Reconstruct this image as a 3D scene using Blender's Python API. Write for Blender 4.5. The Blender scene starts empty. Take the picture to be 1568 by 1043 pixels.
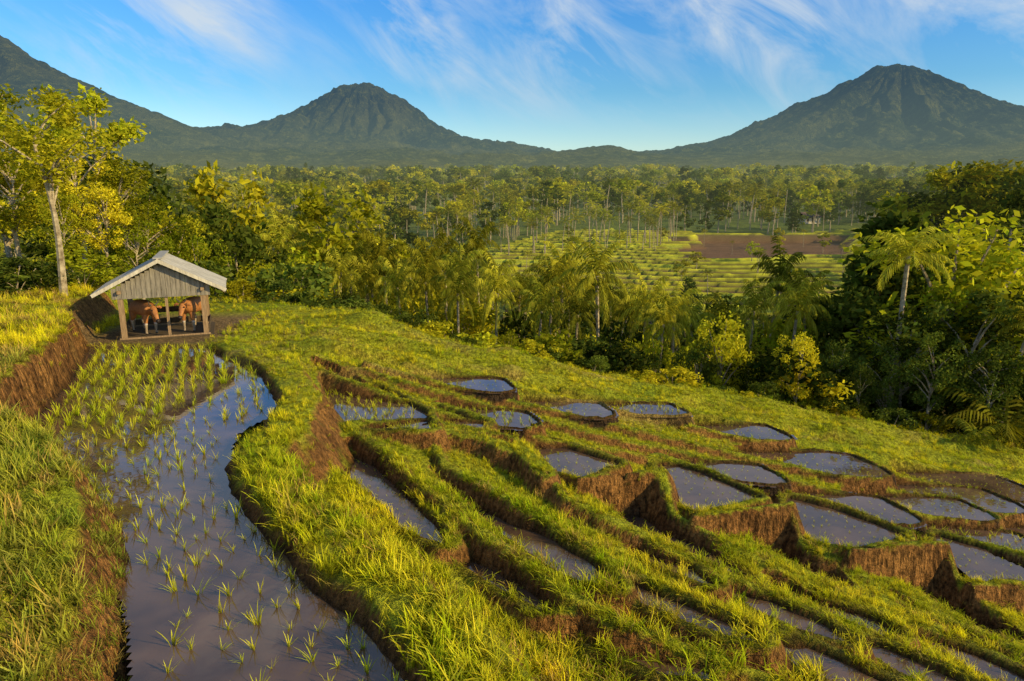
import bpy, math, numpy as np
from mathutils import Vector, Euler
rng = np.random.default_rng(7)
R = math.radians
scene = bpy.context.scene
for_vt = scene.view_settings
for_vt.view_transform = 'Standard'; for_vt.look = 'None'; for_vt.exposure = 0

# ---------------------------------------------------------------- world layout helpers: image pixel coordinates (u, v) unprojected to world positions
CAMZ = 5.0; PITCH = R(12.5); F = 1045.0
cp, sp = math.cos(PITCH), math.sin(PITCH)
def P(u, v, z):
    x = (u-784)/F; yc = -(v-521)/F
    d = (x, cp+yc*sp, -sp+yc*cp)
    t = (z-CAMZ)/d[2]
    return (d[0]*t, d[1]*t)
def plane_z(u, v, c=0.0):
    z = -1.5
    for _ in range(30): z = -.2*max(P(u, v, z)[0]+6, 0)+c
    return z
def tan_el(v):
    yc = -(v-521)/F
    return (-sp+yc*cp)/(cp+yc*sp)
def X_at(u, v, y):
    yc = -(v-521)/F
    return (u-784)/F/(cp+yc*sp)*y

def sm(a, b, x):
    t = np.clip((x-a)/(b-a), 0, 1); return t*t*(3-2*t)
def h2(ix, iy, s):
    n = np.sin(ix*127.1+iy*311.7+s*74.7)*43758.5453
    return n-np.floor(n)
def vn(x, y, s=0):
    xi = np.floor(x); yi = np.floor(y); fx = x-xi; fy = y-yi
    fx = fx*fx*(3-2*fx); fy = fy*fy*(3-2*fy)
    a = h2(xi, yi, s); b = h2(xi+1, yi, s); c = h2(xi, yi+1, s); d = h2(xi+1, yi+1, s)
    return (a*(1-fx)+b*fx)*(1-fy)+(c*(1-fx)+d*fx)*fy
def fbm(x, y, s=0, o=4):
    r = 0; a = .5; t = 0
    for i in range(o):
        r = r+a*vn(x*2**i, y*2**i, s+i*3.1); t += a; a *= .5
    return r/t

# ---------------------------------------------------------------- node helpers
def new_mat(name):
    m = bpy.data.materials.new(name); m.use_nodes = True
    nt = m.node_tree; nt.nodes.clear()
    return m, nt
def N(nt, t, **k):
    n = nt.nodes.new(t)
    for a, b in k.items(): setattr(n, a, b)
    return n
def mathn(nt, op, a, b=None, clamp=False):
    n = nt.nodes.new('ShaderNodeMath'); n.operation = op; n.use_clamp = clamp
    for i, s in enumerate((a, b)):
        if s is None: continue
        if isinstance(s, (int, float)): n.inputs[i].default_value = s
        else: nt.links.new(s, n.inputs[i])
    return n.outputs[0]
def mix(nt, fac, a, b, mode='MIX'):
    n = nt.nodes.new('ShaderNodeMix'); n.data_type = 'RGBA'; n.blend_type = mode
    for s, i in ((fac, 0), (a, 6), (b, 7)):
        if isinstance(s, (int, float)): n.inputs[i].default_value = s
        elif isinstance(s, tuple): n.inputs[i].default_value = (*s[:3], 1)
        else: nt.links.new(s, n.inputs[i])
    return n.outputs[2]
def ramp(nt, fac, stops):
    n = nt.nodes.new('ShaderNodeValToRGB'); e = n.color_ramp.elements
    while len(e) < len(stops): e.new(.5)
    for i, (p, c) in enumerate(stops):
        e[i].position = p; e[i].color = (*c, 1) if isinstance(c, tuple) else (c, c, c, 1)
    nt.links.new(fac, n.inputs[0]); return n.outputs[0]
def noise(nt, vec, scale, detail=4, rough=.6):
    n = nt.nodes.new('ShaderNodeTexNoise'); n.inputs['Scale'].default_value = scale
    n.inputs['Detail'].default_value = detail; n.inputs['Roughness'].default_value = rough
    if vec is not None: nt.links.new(vec, n.inputs['Vector'])
    return n.outputs[0]
def finish(nt, shader, haze=True, L=2600.0, hmax=.8):
    """aerial haze painted into the surface as emission, by distance from the world origin and altitude"""
    out = nt.nodes.new('ShaderNodeOutputMaterial')
    if not haze:
        nt.links.new(shader, out.inputs[0]); return
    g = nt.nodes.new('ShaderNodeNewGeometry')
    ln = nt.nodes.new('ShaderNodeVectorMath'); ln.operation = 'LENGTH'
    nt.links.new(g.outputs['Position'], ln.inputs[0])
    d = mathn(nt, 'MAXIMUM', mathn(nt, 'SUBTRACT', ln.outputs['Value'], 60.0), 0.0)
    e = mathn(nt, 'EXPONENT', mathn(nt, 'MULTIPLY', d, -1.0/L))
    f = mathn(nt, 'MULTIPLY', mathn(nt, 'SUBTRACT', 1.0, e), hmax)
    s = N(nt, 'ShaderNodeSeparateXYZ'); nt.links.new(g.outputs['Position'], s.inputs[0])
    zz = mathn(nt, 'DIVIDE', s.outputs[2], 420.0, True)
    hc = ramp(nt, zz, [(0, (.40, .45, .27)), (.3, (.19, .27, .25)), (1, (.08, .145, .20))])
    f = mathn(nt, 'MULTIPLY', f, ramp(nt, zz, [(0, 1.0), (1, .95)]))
    em = N(nt, 'ShaderNodeEmission'); nt.links.new(hc, em.inputs[0])  # glow mixed over the surface colour stands in for haze in the air
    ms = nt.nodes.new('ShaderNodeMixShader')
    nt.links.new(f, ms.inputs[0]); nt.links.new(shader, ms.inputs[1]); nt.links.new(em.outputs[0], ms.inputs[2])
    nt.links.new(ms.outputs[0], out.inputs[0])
def principled(nt, col, rough=.8, spec=.3, bump=None, bstr=.5, bdist=.05):
    b = nt.nodes.new('ShaderNodeBsdfPrincipled')
    if isinstance(col, tuple): b.inputs['Base Color'].default_value = (*col, 1)
    else: nt.links.new(col, b.inputs['Base Color'])
    b.inputs['Roughness'].default_value = rough
    b.inputs['Specular IOR Level'].default_value = spec
    if bump is not None:
        bn = nt.nodes.new('ShaderNodeBump'); bn.inputs['Strength'].default_value = bstr
        bn.inputs['Distance'].default_value = bdist
        nt.links.new(bump, bn.inputs['Height']); nt.links.new(bn.outputs[0], b.inputs['Normal'])
    return b

def foliage_mat(name, c1, c2, c3, transl=.3, wscale=.35, zgrad=None, L=2600, tmul=1.4, haze=True):
    """leaf colour: varies by plant (object random), by leaf (mesh island random) and by patch of land"""
    m, nt = new_mat(name)
    oi = N(nt, 'ShaderNodeObjectInfo'); g = N(nt, 'ShaderNodeNewGeometry')
    rpi = g.outputs['Random Per Island']
    if zgrad is not None:
        w = ramp(nt, noise(nt, g.outputs['Position'], wscale, 1), [(.38, 0.0), (.62, 1.0)])
        col = mix(nt, w, c1, c2)
        col = mix(nt, mathn(nt, 'MULTIPLY', oi.outputs['Random'], .7), col, c3)
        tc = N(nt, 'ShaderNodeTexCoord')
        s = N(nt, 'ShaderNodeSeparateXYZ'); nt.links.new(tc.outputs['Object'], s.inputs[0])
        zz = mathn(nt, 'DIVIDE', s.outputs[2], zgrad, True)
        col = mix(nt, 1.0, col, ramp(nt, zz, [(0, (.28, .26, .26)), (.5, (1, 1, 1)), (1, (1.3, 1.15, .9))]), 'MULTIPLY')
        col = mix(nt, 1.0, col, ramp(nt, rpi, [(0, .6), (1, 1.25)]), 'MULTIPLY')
    else:
        col = mix(nt, oi.outputs['Random'], c1, c2)
        col = mix(nt, mathn(nt, 'MULTIPLY', rpi, .6), col, c3)
        r7 = mathn(nt, 'FRACT', mathn(nt, 'MULTIPLY', oi.outputs['Random'], 7.31))
        col = mix(nt, 1.0, col, ramp(nt, r7, [(0, .42), (1, 1.3)]), 'MULTIPLY')
        col = mix(nt, 1.0, col, ramp(nt, mathn(nt, 'FRACT', mathn(nt, 'MULTIPLY', rpi, 5.7)), [(0, .55), (1, 1.3)]), 'MULTIPLY')
    b = N(nt, 'ShaderNodeBsdfDiffuse'); nt.links.new(col, b.inputs[0])
    t = N(nt, 'ShaderNodeBsdfTranslucent')
    tcw = mix(nt, 1.0, col, (tmul, tmul*.95, tmul*.5), 'MULTIPLY'); nt.links.new(tcw, t.inputs[0])
    ms = N(nt, 'ShaderNodeMixShader'); ms.inputs[0].default_value = transl
    nt.links.new(b.outputs[0], ms.inputs[1]); nt.links.new(t.outputs[0], ms.inputs[2])
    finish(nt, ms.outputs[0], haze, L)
    return m

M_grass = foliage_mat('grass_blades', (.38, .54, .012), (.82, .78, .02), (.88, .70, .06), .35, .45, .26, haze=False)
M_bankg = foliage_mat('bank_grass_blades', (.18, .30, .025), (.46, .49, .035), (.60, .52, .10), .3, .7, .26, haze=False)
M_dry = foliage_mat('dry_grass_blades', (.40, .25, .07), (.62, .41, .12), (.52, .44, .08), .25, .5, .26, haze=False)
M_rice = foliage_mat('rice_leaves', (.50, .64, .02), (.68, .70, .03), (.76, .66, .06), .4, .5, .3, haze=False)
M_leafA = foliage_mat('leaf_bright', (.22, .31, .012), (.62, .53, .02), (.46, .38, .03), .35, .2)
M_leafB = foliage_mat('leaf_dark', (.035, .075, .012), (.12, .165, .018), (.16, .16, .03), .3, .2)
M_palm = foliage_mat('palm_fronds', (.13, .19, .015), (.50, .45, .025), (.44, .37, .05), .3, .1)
m, nt = new_mat('bark'); g = N(nt, 'ShaderNodeNewGeometry')
nz = noise(nt, g.outputs['Position'], 6, 2)
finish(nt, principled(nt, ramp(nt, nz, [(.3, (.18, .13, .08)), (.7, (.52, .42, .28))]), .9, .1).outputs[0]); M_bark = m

# ---------------------------------------------------------------- terrain definition
polysdef = {
 'A': (0.0, [(150,531),(345,534),(400,560),(428,590),(420,620),(388,642),(345,665),(333,690),(345,730),(375,775),(430,825),(500,875),(560,930),(610,1000),(650,1050),(740,1300),(240,1300),(240,1043),(235,960),(215,880),(180,790),(140,748),(78,712),(65,645),(128,560)]),
 'B': (-.95, [(508,694),(560,694),(600,740),(655,798),(680,835),(620,808),(566,764),(524,740),(502,715)]),
 'B2': (-1.2, [(700,838),(760,872),(860,932),(830,932),(755,893),(705,860)]),
 'B3': (-1.5, [(880,952),(1000,1000),(1080,1035),(1020,1030),(930,990),(875,965)]),
 'C': (-.6, [(480,575),(545,583),(605,608),(650,636),(660,660),(530,655),(500,620)]),
 'E': (-.95, [(668,624),(740,648),(732,666),(690,650)]),
 'E2': (-1.5, [(808,668),(870,688),(944,712),(890,733),(842,718)]),
 'F': (-2.0, [(1008,704),(1080,728),(1158,764),(1065,784),(1035,766)]),
 'G': (-2.5, [(1208,764),(1290,784),(1378,820),(1300,840),(1225,824)]),
 'H': (-3.0, [(1440,824),(1640,878),(1640,904),(1490,890),(1466,882)]),
 'D': (-1.4, [(655,706),(725,756),(808,804),(900,866),(940,900),(870,882),(790,834),(710,780),(662,742)]),
 'Db': (-1.6, [(950,888),(1020,918),(1110,958),(1160,985),(1080,962),(1000,930),(950,905)]),
 'Dc': (-2.0, [(1180,972),(1280,1012),(1400,1070),(1330,1065),(1230,1020),(1180,992)]),
 'D2': (-1.9, [(895,796),(965,822),(1048,868),(1090,898),(1010,868),(925,828)]),
 'D3': (-2.15, [(1100,888),(1170,920),(1260,960),(1300,985),(1220,958),(1120,912)]),
 'D4': (-2.5, [(1310,978),(1400,1016),(1500,1062),(1430,1050),(1330,1000)]),
 'I': (-2.3, [(905,795),(1022,788),(1065,832),(1135,880),(1150,900),(1060,872),(975,835)]),
 'I2': (-2.6, [(1160,880),(1240,918),(1330,950),(1370,975),(1290,955),(1190,915)]),
 'I3': (-2.95, [(1380,960),(1500,1010),(1600,1055),(1520,1040),(1400,985)]),
 'J': (-2.9, [(1095,830),(1224,828),(1278,883),(1310,915),(1240,898),(1175,870)]),
 'J2': (-3.2, [(1325,912),(1400,942),(1500,985),(1600,1035),(1520,1010),(1420,968),(1345,935)]),
 'K': (-3.5, [(1340,905),(1467,898),(1545,976),(1615,1010),(1500,988),(1415,944)]),
 'X1': (-4.0, [(1500,905),(1640,905),(1640,960),(1560,945)]),
}
polys = {k: (z, np.array([P(u, v, z) for u, v in pts])) for k, (z, pts) in polysdef.items()}
ridgedef = [  # (points (u,v,z), half width, side slope)
 ([(350,522,.22),(430,556,.25),(462,600,.3),(440,645,.3),(395,690,.3),(425,745,.3),(500,810,.3),(600,885,.3),(690,975,.3),(790,1090,.25),(900,1250,.2)], .42, 1.5),
 ([(520,648,-.45),(590,682,-.55),(632,728,-.65),(700,783,-.75),(780,843,-.85),(870,905,-.95),(960,952,-1.1),(1100,1005,-1.4),(1260,1065,-1.7)], .12, 2.4),
 ([(650,655,-.7),(680,705,-.85),(760,752,-1.0),(830,790,-1.15),(920,848,-1.3),(1010,893,-1.5),(1130,943,-1.75),(1280,1000,-2.05),(1430,1065,-2.4)], .12, 2.4),
 ([(530,645,-.4),(645,640,-.55),(720,652,-.7),(790,668,-.85),(830,712,-1.05),(870,760,-1.2),(950,800,-1.5),(1050,850,-1.75),(1180,905,-2.05),(1320,963,-2.35),(1490,1040,-2.7)], .13, 2.4),
 ([(1012,716,-1.25),(1033,785,-1.85),(1110,827,-2.05),(1220,880,-2.35),(1350,930,-2.6),(1500,988,-2.9),(1640,1042,-3.15)], .12, 2.4),
 ([(1212,768,-1.75),(1228,828,-2.4),(1300,865,-2.6),(1370,915,-2.85),(1480,963,-3.1),(1640,1025,-3.4)], .12, 2.4),
 ([(1450,828,-2.3),(1470,893,-2.95),(1530,935,-3.15),(1640,990,-3.5)], .12, 2.4),
 ([(885,730,-1.27),(950,724,-1.27),(1012,716,-1.27)], .10, 7),
 ([(1062,788,-1.77),(1140,777,-1.77),(1215,769,-1.77)], .10, 7),
 ([(1300,840,-2.27),(1380,832,-2.27),(1450,827,-2.27)], .10, 7),
 ([(1490,892,-2.8),(1570,888,-2.82),(1640,894,-2.82)], .10, 7),
 ([(650,650,-.6),(730,665,-.75),(800,690,-.85),(840,722,-1.0)], .25, 3.5),
]
# narrow contour paddies stepping down beside the grass field
Lines = [[(432,542),(560,588),(640,618),(760,650),(850,672),(1000,698),(1200,755),(1400,812),(1640,872)],
         [(470,536),(620,582),(760,622),(900,660),(1050,692),(1250,742),(1450,792),(1640,842)],
         [(560,552),(660,580),(800,615),(1000,662),(1250,720),(1450,768),(1640,815)],
         [(620,552),(740,578),(900,616),(1080,655),(1250,692),(1400,730),(1640,790)],
         [(860,590),(950,610),(1100,640),(1300,682),(1450,718),(1640,764)]]
LW = []
for uv in Lines:
    pts = [(u, v, plane_z(u, v, .13)) for u, v in uv]
    ridgedef.append((pts, .09, 1.7))
    LW.append(np.array([(*P(u, v, z), z) for u, v, z in pts]))
kk = 0
for li, (a_, b_) in enumerate(zip(LW[:-1], LW[1:])):
    x = max(a_[0, 0], b_[0, 0])+.3; xe = min(a_[-1, 0], b_[-1, 0])
    while x < xe-.8:
        dx = rng.uniform(2.4, 4.4); x1 = min(x+dx, xe)
        # long strip following the contour, narrowing at both ends
        tt = np.linspace(0, 1, 11); lo = []; hi = []
        for t in tt:
            xx = x+(x1-.05-x)*t; ya = np.interp(xx, a_[:, 0], a_[:, 1])+.13; yb = np.interp(xx, b_[:, 0], b_[:, 1])-.11
            tp = min(1, 7*t+.25, 7*(1-t)+.25); skew = .5+.3*(2*t-1)
            ym = ya+(yb-ya)*(1-skew); lo.append((xx, ym+(ya-ym)*tp)); hi.append((xx, ym+(yb-ym)*tp))
        q = np.array(lo+hi[::-1])
        hgap = max(h[1]-l[1] for h, l in zip(hi, lo))
        pfill = float(np.interp(x, [-4, 3, 6, 9], [.5, .55, .85, 1.0]))*(1, .85, 1, .75)[li]
        if hgap > .22 and rng.random() < pfill:
            polys['L%d' % kk] = (-.2*(x+6)-.08-.075*dx, q); kk += 1
        x = x1+rng.uniform(0, .3)
print('strip paddies', kk)
ridges = []
for pts, w, s in ridgedef:
    ridges.append((np.array([(*P(u, v, z), z) for u, v, z in pts]), w, s))
XL = np.array([(2,-2.9),(4,-3.3),(5.5,-3.7),(7,-4.25),(8.5,-5.1),(10,-6.3),(11,-7.4),(12,-9.0),(13,-10.1),(14.5,-10.6),(17,-11.5),(19.2,-12.5),(21.6,-13.6),(24,-14.9),(30,-16.5),(40,-19),(60,-28)])
YE = np.array([(-60,40),(-25,34),(-13,31),(-7.6,28.2),(-2,25.5),(3,25.2),(8,25.0),(14,25.2),(20,25.5),(30,24),(60,20)])
def valley(x, y):
    n = fbm(x/120, y/120, 5, 3)
    st = np.clip((y-85)/175, 0, 1)
    z = -16.0+8.5*st
    z = z+sm(260, 900, y)*17+sm(800, 2600, y)*95
    z = z+(n-.5)*(1+sm(200, 900, y)*14+sm(800, 2500, y)*40)
    z = z+sm(.35, .9, -x/(y+60))*(5+sm(100, 500, y)*18)
    z = z+sm(.42, .8, x/(y+60))*sm(55, 130, y)*8
    return z
def field_mask(x, y):
    r = x/np.maximum(y, 1)
    return (r > -.06+.05*np.sin(y*.07))&(r < .54)&(y > 88+8*np.sin(x*.08))&(y < 225-34*sm(.10,-.05,r)+10*np.sin(x*.06))
def base(x, y):
    zb = -.2*np.maximum(x+6, 0)
    zb = np.where((y < 20.5)&(x > -5), zb-.12, zb-.02)
    fm = sm(19.5, 22, y)*sm(-9, -6, x)
    zb = zb+fm*(.18*np.sin((y+.16*x)*3.0+3*fbm(x*.3, y*.3, 3))+.6*(fbm(x*.7, y*1.3, 9, 3)-.5))
    zb = zb+.1*(y > 21.6)*(x < -9)
    xl = np.interp(y, XL[:, 0], XL[:, 1])
    d = xl-x+.25*(fbm(x*1.5, y*1.5, 21)-.5)
    wd = np.where((y > 12.5)&(y < 21), .35, .8)
    zb = zb+sm(0, 1, d/wd)*(1.15+.5*(fbm(x*.8, y*.8, 8)-.5))+np.maximum(d-1, 0)*.06
    zb = np.where((d < 0.3)&(y < 21.4)&(x < -9), np.maximum(zb, -.1), zb)
    ye = np.interp(x, YE[:, 0], YE[:, 1])
    t = sm(0, 14, y-ye)
    return zb*(1-t)+np.where(y > 20, valley(x, y), 0)*t
def seg_d(px, py, a, b):
    dx, dy = b[0]-a[0], b[1]-a[1]; L = dx*dx+dy*dy+1e-9
    t = np.clip(((px-a[0])*dx+(py-a[1])*dy)/L, 0, 1)
    return np.hypot(px-a[0]-t*dx, py-a[1]-t*dy), t
def poly_sd(px, py, poly):
    n = len(poly); D = np.full(px.shape, 9.0)
    (x0, y0), (x1, y1) = poly.min(0)-1.2, poly.max(0)+1.2
    sel = (px > x0)&(px < x1)&(py > y0)&(py < y1); qx, qy = px[sel], py[sel]
    d = np.full(qx.shape, 9.0); ins = np.zeros(qx.shape, bool)
    for i in range(n):
        a, b = poly[i], poly[(i+1) % n]
        dd, _ = seg_d(qx, qy, a, b); d = np.minimum(d, dd)
        if a[1] != b[1]:
            c = ((a[1] > qy) != (b[1] > qy))&(qx < (b[0]-a[0])*(qy-a[1])/(b[1]-a[1])+a[0]); ins ^= c
    D[sel] = np.where(ins, -d, d)
    return D
def grow(start, step, ratio, end):
    r = []; x = start
    while x < end:
        step *= ratio; x += step; r.append(x)
    return r
xs_p = grow(17, .07, 1.035, 120); xs_p += grow(xs_p[-1], 3.5, 1.0, 200); xs_p += grow(xs_p[-1], 4, 1.15, 9000)
xs_n = grow(14, .07, 1.035, 120); xs_n += grow(xs_n[-1], 3.5, 1.0, 200); xs_n += grow(xs_n[-1], 4, 1.15, 9000)
xs = np.array([-a for a in xs_n[::-1]]+list(np.arange(-14, 17.01, .07))+xs_p)
ys = list(np.arange(-14, 3.5, .7))+list(np.arange(3.5, 22, .06)); ys += grow(ys[-1], .06, 1.02, 85); ys += list(np.arange(ys[-1]+1.2, 230, 1.1)); ys += grow(ys[-1], 2, 1.09, 9000)
ys = np.array([-9000, -2000, -500, -120, -40]+ys)
GX, GY = np.meshgrid(xs, ys)
print('grid', GX.shape)
Hh = base(GX, GY)
wz = np.full(GX.shape, -999.0)       # water level owner
near = (np.abs(GX) < 32)&(GY > -2)&(GY < 26)
px, py = GX[near], GY[near]
wob = (fbm(px*1.6, py*1.6, 40, 3)-.5)
hb = Hh[near].copy()
sds = {k: poly_sd(px, py, p[1]) for k, p in polys.items()}
own = np.full(px.shape, -999.0); best = np.full(px.shape, .3)
inside_any = np.zeros(px.shape, bool); floor = np.zeros(px.shape)
for k, (z, p) in polys.items():
    s = sds[k]+wob*.13
    b = s < best; own = np.where(b, z, own); best = np.where(b, s, best)
    ins = s < 0
    floor = np.where(ins, z-.12, floor); inside_any |= ins
hgt = np.where(inside_any, floor, hb)
for k, (z, p) in polys.items():
    if k == 'A': continue
    th = k[0] == 'L'
    s = sds[k]+wob*.13
    f = z+(.06 if th else .10)-np.maximum(s-(.18 if th else .30), 0)*(3 if th else 2.4)-np.maximum(.12-s, 0)*1.6
    ok = (s > 0)&((~inside_any)|(floor < z-.2))
    hgt = np.where(ok, np.maximum(hgt, f), hgt)
for pts, w, s in ridges:
    for i in range(len(pts)-1):
        d, t = seg_d(px, py, pts[i], pts[i+1])
        zz = pts[i][2]+(pts[i+1][2]-pts[i][2])*t
        dd = d+wob*(.15 if w < .1 else .25)
        f = zz-np.maximum(dd-w, 0)*s-.04*np.clip(dd/w, 0, 1)**2
        hgt = np.maximum(hgt, np.where(f > zz-1.6, f, -99))
hgt = hgt+.07*(fbm(px*4, py*4, 60, 4)-.5)+.05*(fbm(px*1.3, py*1.3, 61, 2)-.5)
Hh[near] = hgt; wz[near] = own
gy_, gx_ = np.gradient(Hh); sx = gx_/np.gradient(xs)[None, :]; sy = gy_/np.gradient(ys)[:, None]
slope = np.hypot(sx, sy)

def sample(arr, x, y):
    x = np.asarray(x, float); y = np.asarray(y, float)
    i = np.clip(np.searchsorted(xs, x)-1, 0, len(xs)-2); j = np.clip(np.searchsorted(ys, y)-1, 0, len(ys)-2)
    fx = (x-xs[i])/(xs[i+1]-xs[i]); fy = (y-ys[j])/(ys[j+1]-ys[j])
    return (arr[j, i]*(1-fx)+arr[j, i+1]*fx)*(1-fy)+(arr[j+1, i]*(1-fx)+arr[j+1, i+1]*fx)*fy

def mk_mesh(name, V, Fq, mats=(), matidx=None, smooth=False, col=None):
    V = np.asarray(V, np.float32); Fq = np.asarray(Fq, np.int32)
    me = bpy.data.meshes.new(name)
    n = Fq.shape[1]
    me.vertices.add(len(V)); me.vertices.foreach_set('co', V.ravel())
    me.loops.add(Fq.size); me.loops.foreach_set('vertex_index', Fq.ravel())
    me.polygons.add(len(Fq)); me.polygons.foreach_set('loop_start', np.arange(0, Fq.size, n, dtype=np.int32))
    me.update(calc_edges=True)
    for m_ in mats: me.materials.append(m_)
    if matidx is not None: me.polygons.foreach_set('material_index', np.asarray(matidx, np.int32))
    me.polygons.foreach_set('use_smooth', np.full(len(Fq), smooth))
    if col is not None:
        a = me.attributes.new('Col', 'FLOAT_COLOR', 'POINT')
        a.data.foreach_set('color', np.concatenate([col, np.ones((len(col), 1))], 1).astype(np.float32).ravel())
    me.validate(); return me
def link(name, me, loc=(0,0,0), rot=(0,0,0), sc=(1,1,1), parent=None):
    o = bpy.data.objects.new(name, me); scene.collection.objects.link(o)
    o.location = loc; o.rotation_euler = rot; o.scale = sc; o.parent = parent
    return o
def grid_faces(nr, nc):
    i = np.arange(nr*nc).reshape(nr, nc)
    return np.stack([i[:-1, :-1], i[:-1, 1:], i[1:, 1:], i[1:, :-1]], -1).reshape(-1, 4)

# ground colour (surface albedo)
n1 = fbm(GX*.6, GY*.6, 70, 4)[..., None]; n2 = fbm(GX*2.5, GY*2.5, 75, 3)[..., None]
C = lambda *c: np.array(c)[None, None, :]
grass = C(.20,.27,.015)*(1-n1)+C(.50,.46,.025)*n1
soil = C(.11,.045,.015)*(1-n2)+C(.42,.20,.055)*n2
sl = np.clip((slope-.85+.9*(n2[..., 0]-.5))/.5, 0, 1)[..., None]*(GY < 27)[..., None]
sl = sl*np.where((GY > 20.5)&(GX > -9), .35, 1)[..., None]
col = grass*(1-sl)+soil*sl
mud = ((Hh < wz+.03)&(wz > -900))[..., None]
col = np.where(mud, C(.06,.036,.02)+0*col, col)
wet = np.clip(1-(Hh-wz-.03)/.14, 0, 1)[..., None]*((wz > -900)&(Hh >= wz))[..., None]
col = col*(1-wet)+soil*.35*wet
yard = (sm(3.2, 1.8, np.abs(GX+12.1))*sm(21.3, 22, GY)*sm(28, 26, GY))[..., None]
col = col*(1-yard)+C(.26,.17,.08)*yard
bare = (sm(.5, .7, fbm(GX*.35, GY*1.1, 90, 3))*sm(18, 20, GY)*sm(27, 24, GY)*.6)[..., None]
col = col*(1-bare)+C(.50,.34,.09)*bare
# valley fields: narrow contour terraces
fm = field_mask(GX, GY)
fr0 = (GY+16*fbm(GX/45, GY/90, 31, 2)+.12*GX)/5.4
strip = np.floor(fr0); cellx = np.floor((GX+strip*11)/(34+20*h2(np.floor(strip/4), 1, 2)))
hv = h2(np.floor(strip/2.0), cellx, 3)*.6+.4*h2(strip, cellx, 8)
pal = np.array([(.08,.055,.03),(.15,.095,.05),(.09,.07,.03),(.18,.12,.05),(.34,.36,.04),(.10,.06,.035)])
fc = pal[np.clip((hv*5.99).astype(int), 0, 5)]
red = (GX/np.maximum(GY,1) > .25+.03*np.sin(GY*.3))&(GX/np.maximum(GY,1) < .49)&(GY > 168+5*np.sin(GX*.1))&(GY < 212)
fc = np.where(red[..., None], C(.19,.10,.055), fc)
fr = fr0-strip
fc = np.where((fr < .26)[..., None]&~red[..., None], C(.60,.58,.03)*(.5+.8*n1), fc)
fc = np.where((fr < .12)[..., None]&red[..., None], C(.13,.08,.04)+0*fc, fc)
col = np.where(fm[..., None], fc*(.6+.8*n1), col)
farm = (GY > 30)[..., None]&(~fm)[..., None]
col = np.where(farm, C(.12,.15,.025)*(.4+1.2*n1), col)
Hh = np.where(fm, -16+8.5*np.clip((np.where(red, 34, strip)*5.4-85)/175, 0, 1)+.5*(fr < .26)*(~red), Hh)

m, nt = new_mat('ground_soil_grass')
at = N(nt, 'ShaderNodeAttribute', attribute_name='Col'); g = N(nt, 'ShaderNodeNewGeometry')
nz = noise(nt, g.outputs['Position'], 9, 4, .8)
mp = N(nt, 'ShaderNodeMapping'); mp.inputs['Scale'].default_value = (11, 11, 1.6); nt.links.new(g.outputs['Position'], mp.inputs[0])
nv = noise(nt, mp.outputs[0], 1.0, 3, .7)
sn = N(nt, 'ShaderNodeSeparateXYZ'); nt.links.new(g.outputs['Normal'], sn.inputs[0])
steep = ramp(nt, sn.outputs[2], [(.35, 1.0), (.7, 0.0)])
c_ = mix(nt, 1.0, at.outputs[0], ramp(nt, nz, [(.35, .4), (.68, 1.6)]), 'MULTIPLY')
c_ = mix(nt, steep, c_, mix(nt, 1.0, c_, ramp(nt, nv, [(.38, .35), (.62, 1.6)]), 'MULTIPLY'))
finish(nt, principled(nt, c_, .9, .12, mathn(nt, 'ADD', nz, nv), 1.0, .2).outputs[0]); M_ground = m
V = np.stack([GX, GY, Hh], -1).reshape(-1, 3)
ground = link('ground', mk_mesh('ground', V, grid_faces(*GX.shape), [M_ground], smooth=True, col=col.reshape(-1, 3)))

# water
idx = np.arange(GX.size).reshape(GX.shape)
w00, w01, w11, w10 = wz[:-1, :-1], wz[:-1, 1:], wz[1:, 1:], wz[1:, :-1]
hm = np.minimum(np.minimum(Hh[:-1, :-1], Hh[:-1, 1:]), np.minimum(Hh[1:, 1:], Hh[1:, :-1]))
ok = (w00 > -900)&(w00 == w01)&(w00 == w11)&(w00 == w10)&(hm < w00+.01)
fi = np.stack([idx[:-1, :-1], idx[:-1, 1:], idx[1:, 1:], idx[1:, :-1]], -1)[ok]
u_, inv = np.unique(fi, return_inverse=True)
WV = np.stack([GX.ravel()[u_], GY.ravel()[u_], wz.ravel()[u_]], -1)
m, nt = new_mat('paddy_water'); g = N(nt, 'ShaderNodeNewGeometry')
nz = noise(nt, g.outputs['Position'], 1.2, 2); nb = noise(nt, g.outputs['Position'], 5, 1)
bn = N(nt, 'ShaderNodeBump'); bn.inputs['Strength'].default_value = .06; bn.inputs['Distance'].default_value = .02; nt.links.new(nb, bn.inputs['Height'])
fr_ = N(nt, 'ShaderNodeFresnel'); fr_.inputs[0].default_value = 1.8; nt.links.new(bn.outputs[0], fr_.inputs[1])
df = N(nt, 'ShaderNodeBsdfDiffuse'); nt.links.new(ramp(nt, nz, [(.3, (.06, .035, .025)), (.7, (.15, .085, .05))]), df.inputs[0])
gl_ = N(nt, 'ShaderNodeBsdfGlossy'); gl_.inputs['Roughness'].default_value = .03; gl_.inputs[0].default_value = (1, 1, 1, 1); nt.links.new(bn.outputs[0], gl_.inputs['Normal'])
ms = N(nt, 'ShaderNodeMixShader'); nt.links.new(fr_.outputs[0], ms.inputs[0]); nt.links.new(df.outputs[0], ms.inputs[1]); nt.links.new(gl_.outputs[0], ms.inputs[2])
finish(nt, ms.outputs[0], False); M_water = m
link('paddy_water', mk_mesh('paddy_water', WV, inv.reshape(-1, 4), [M_water], smooth=True))

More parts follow.
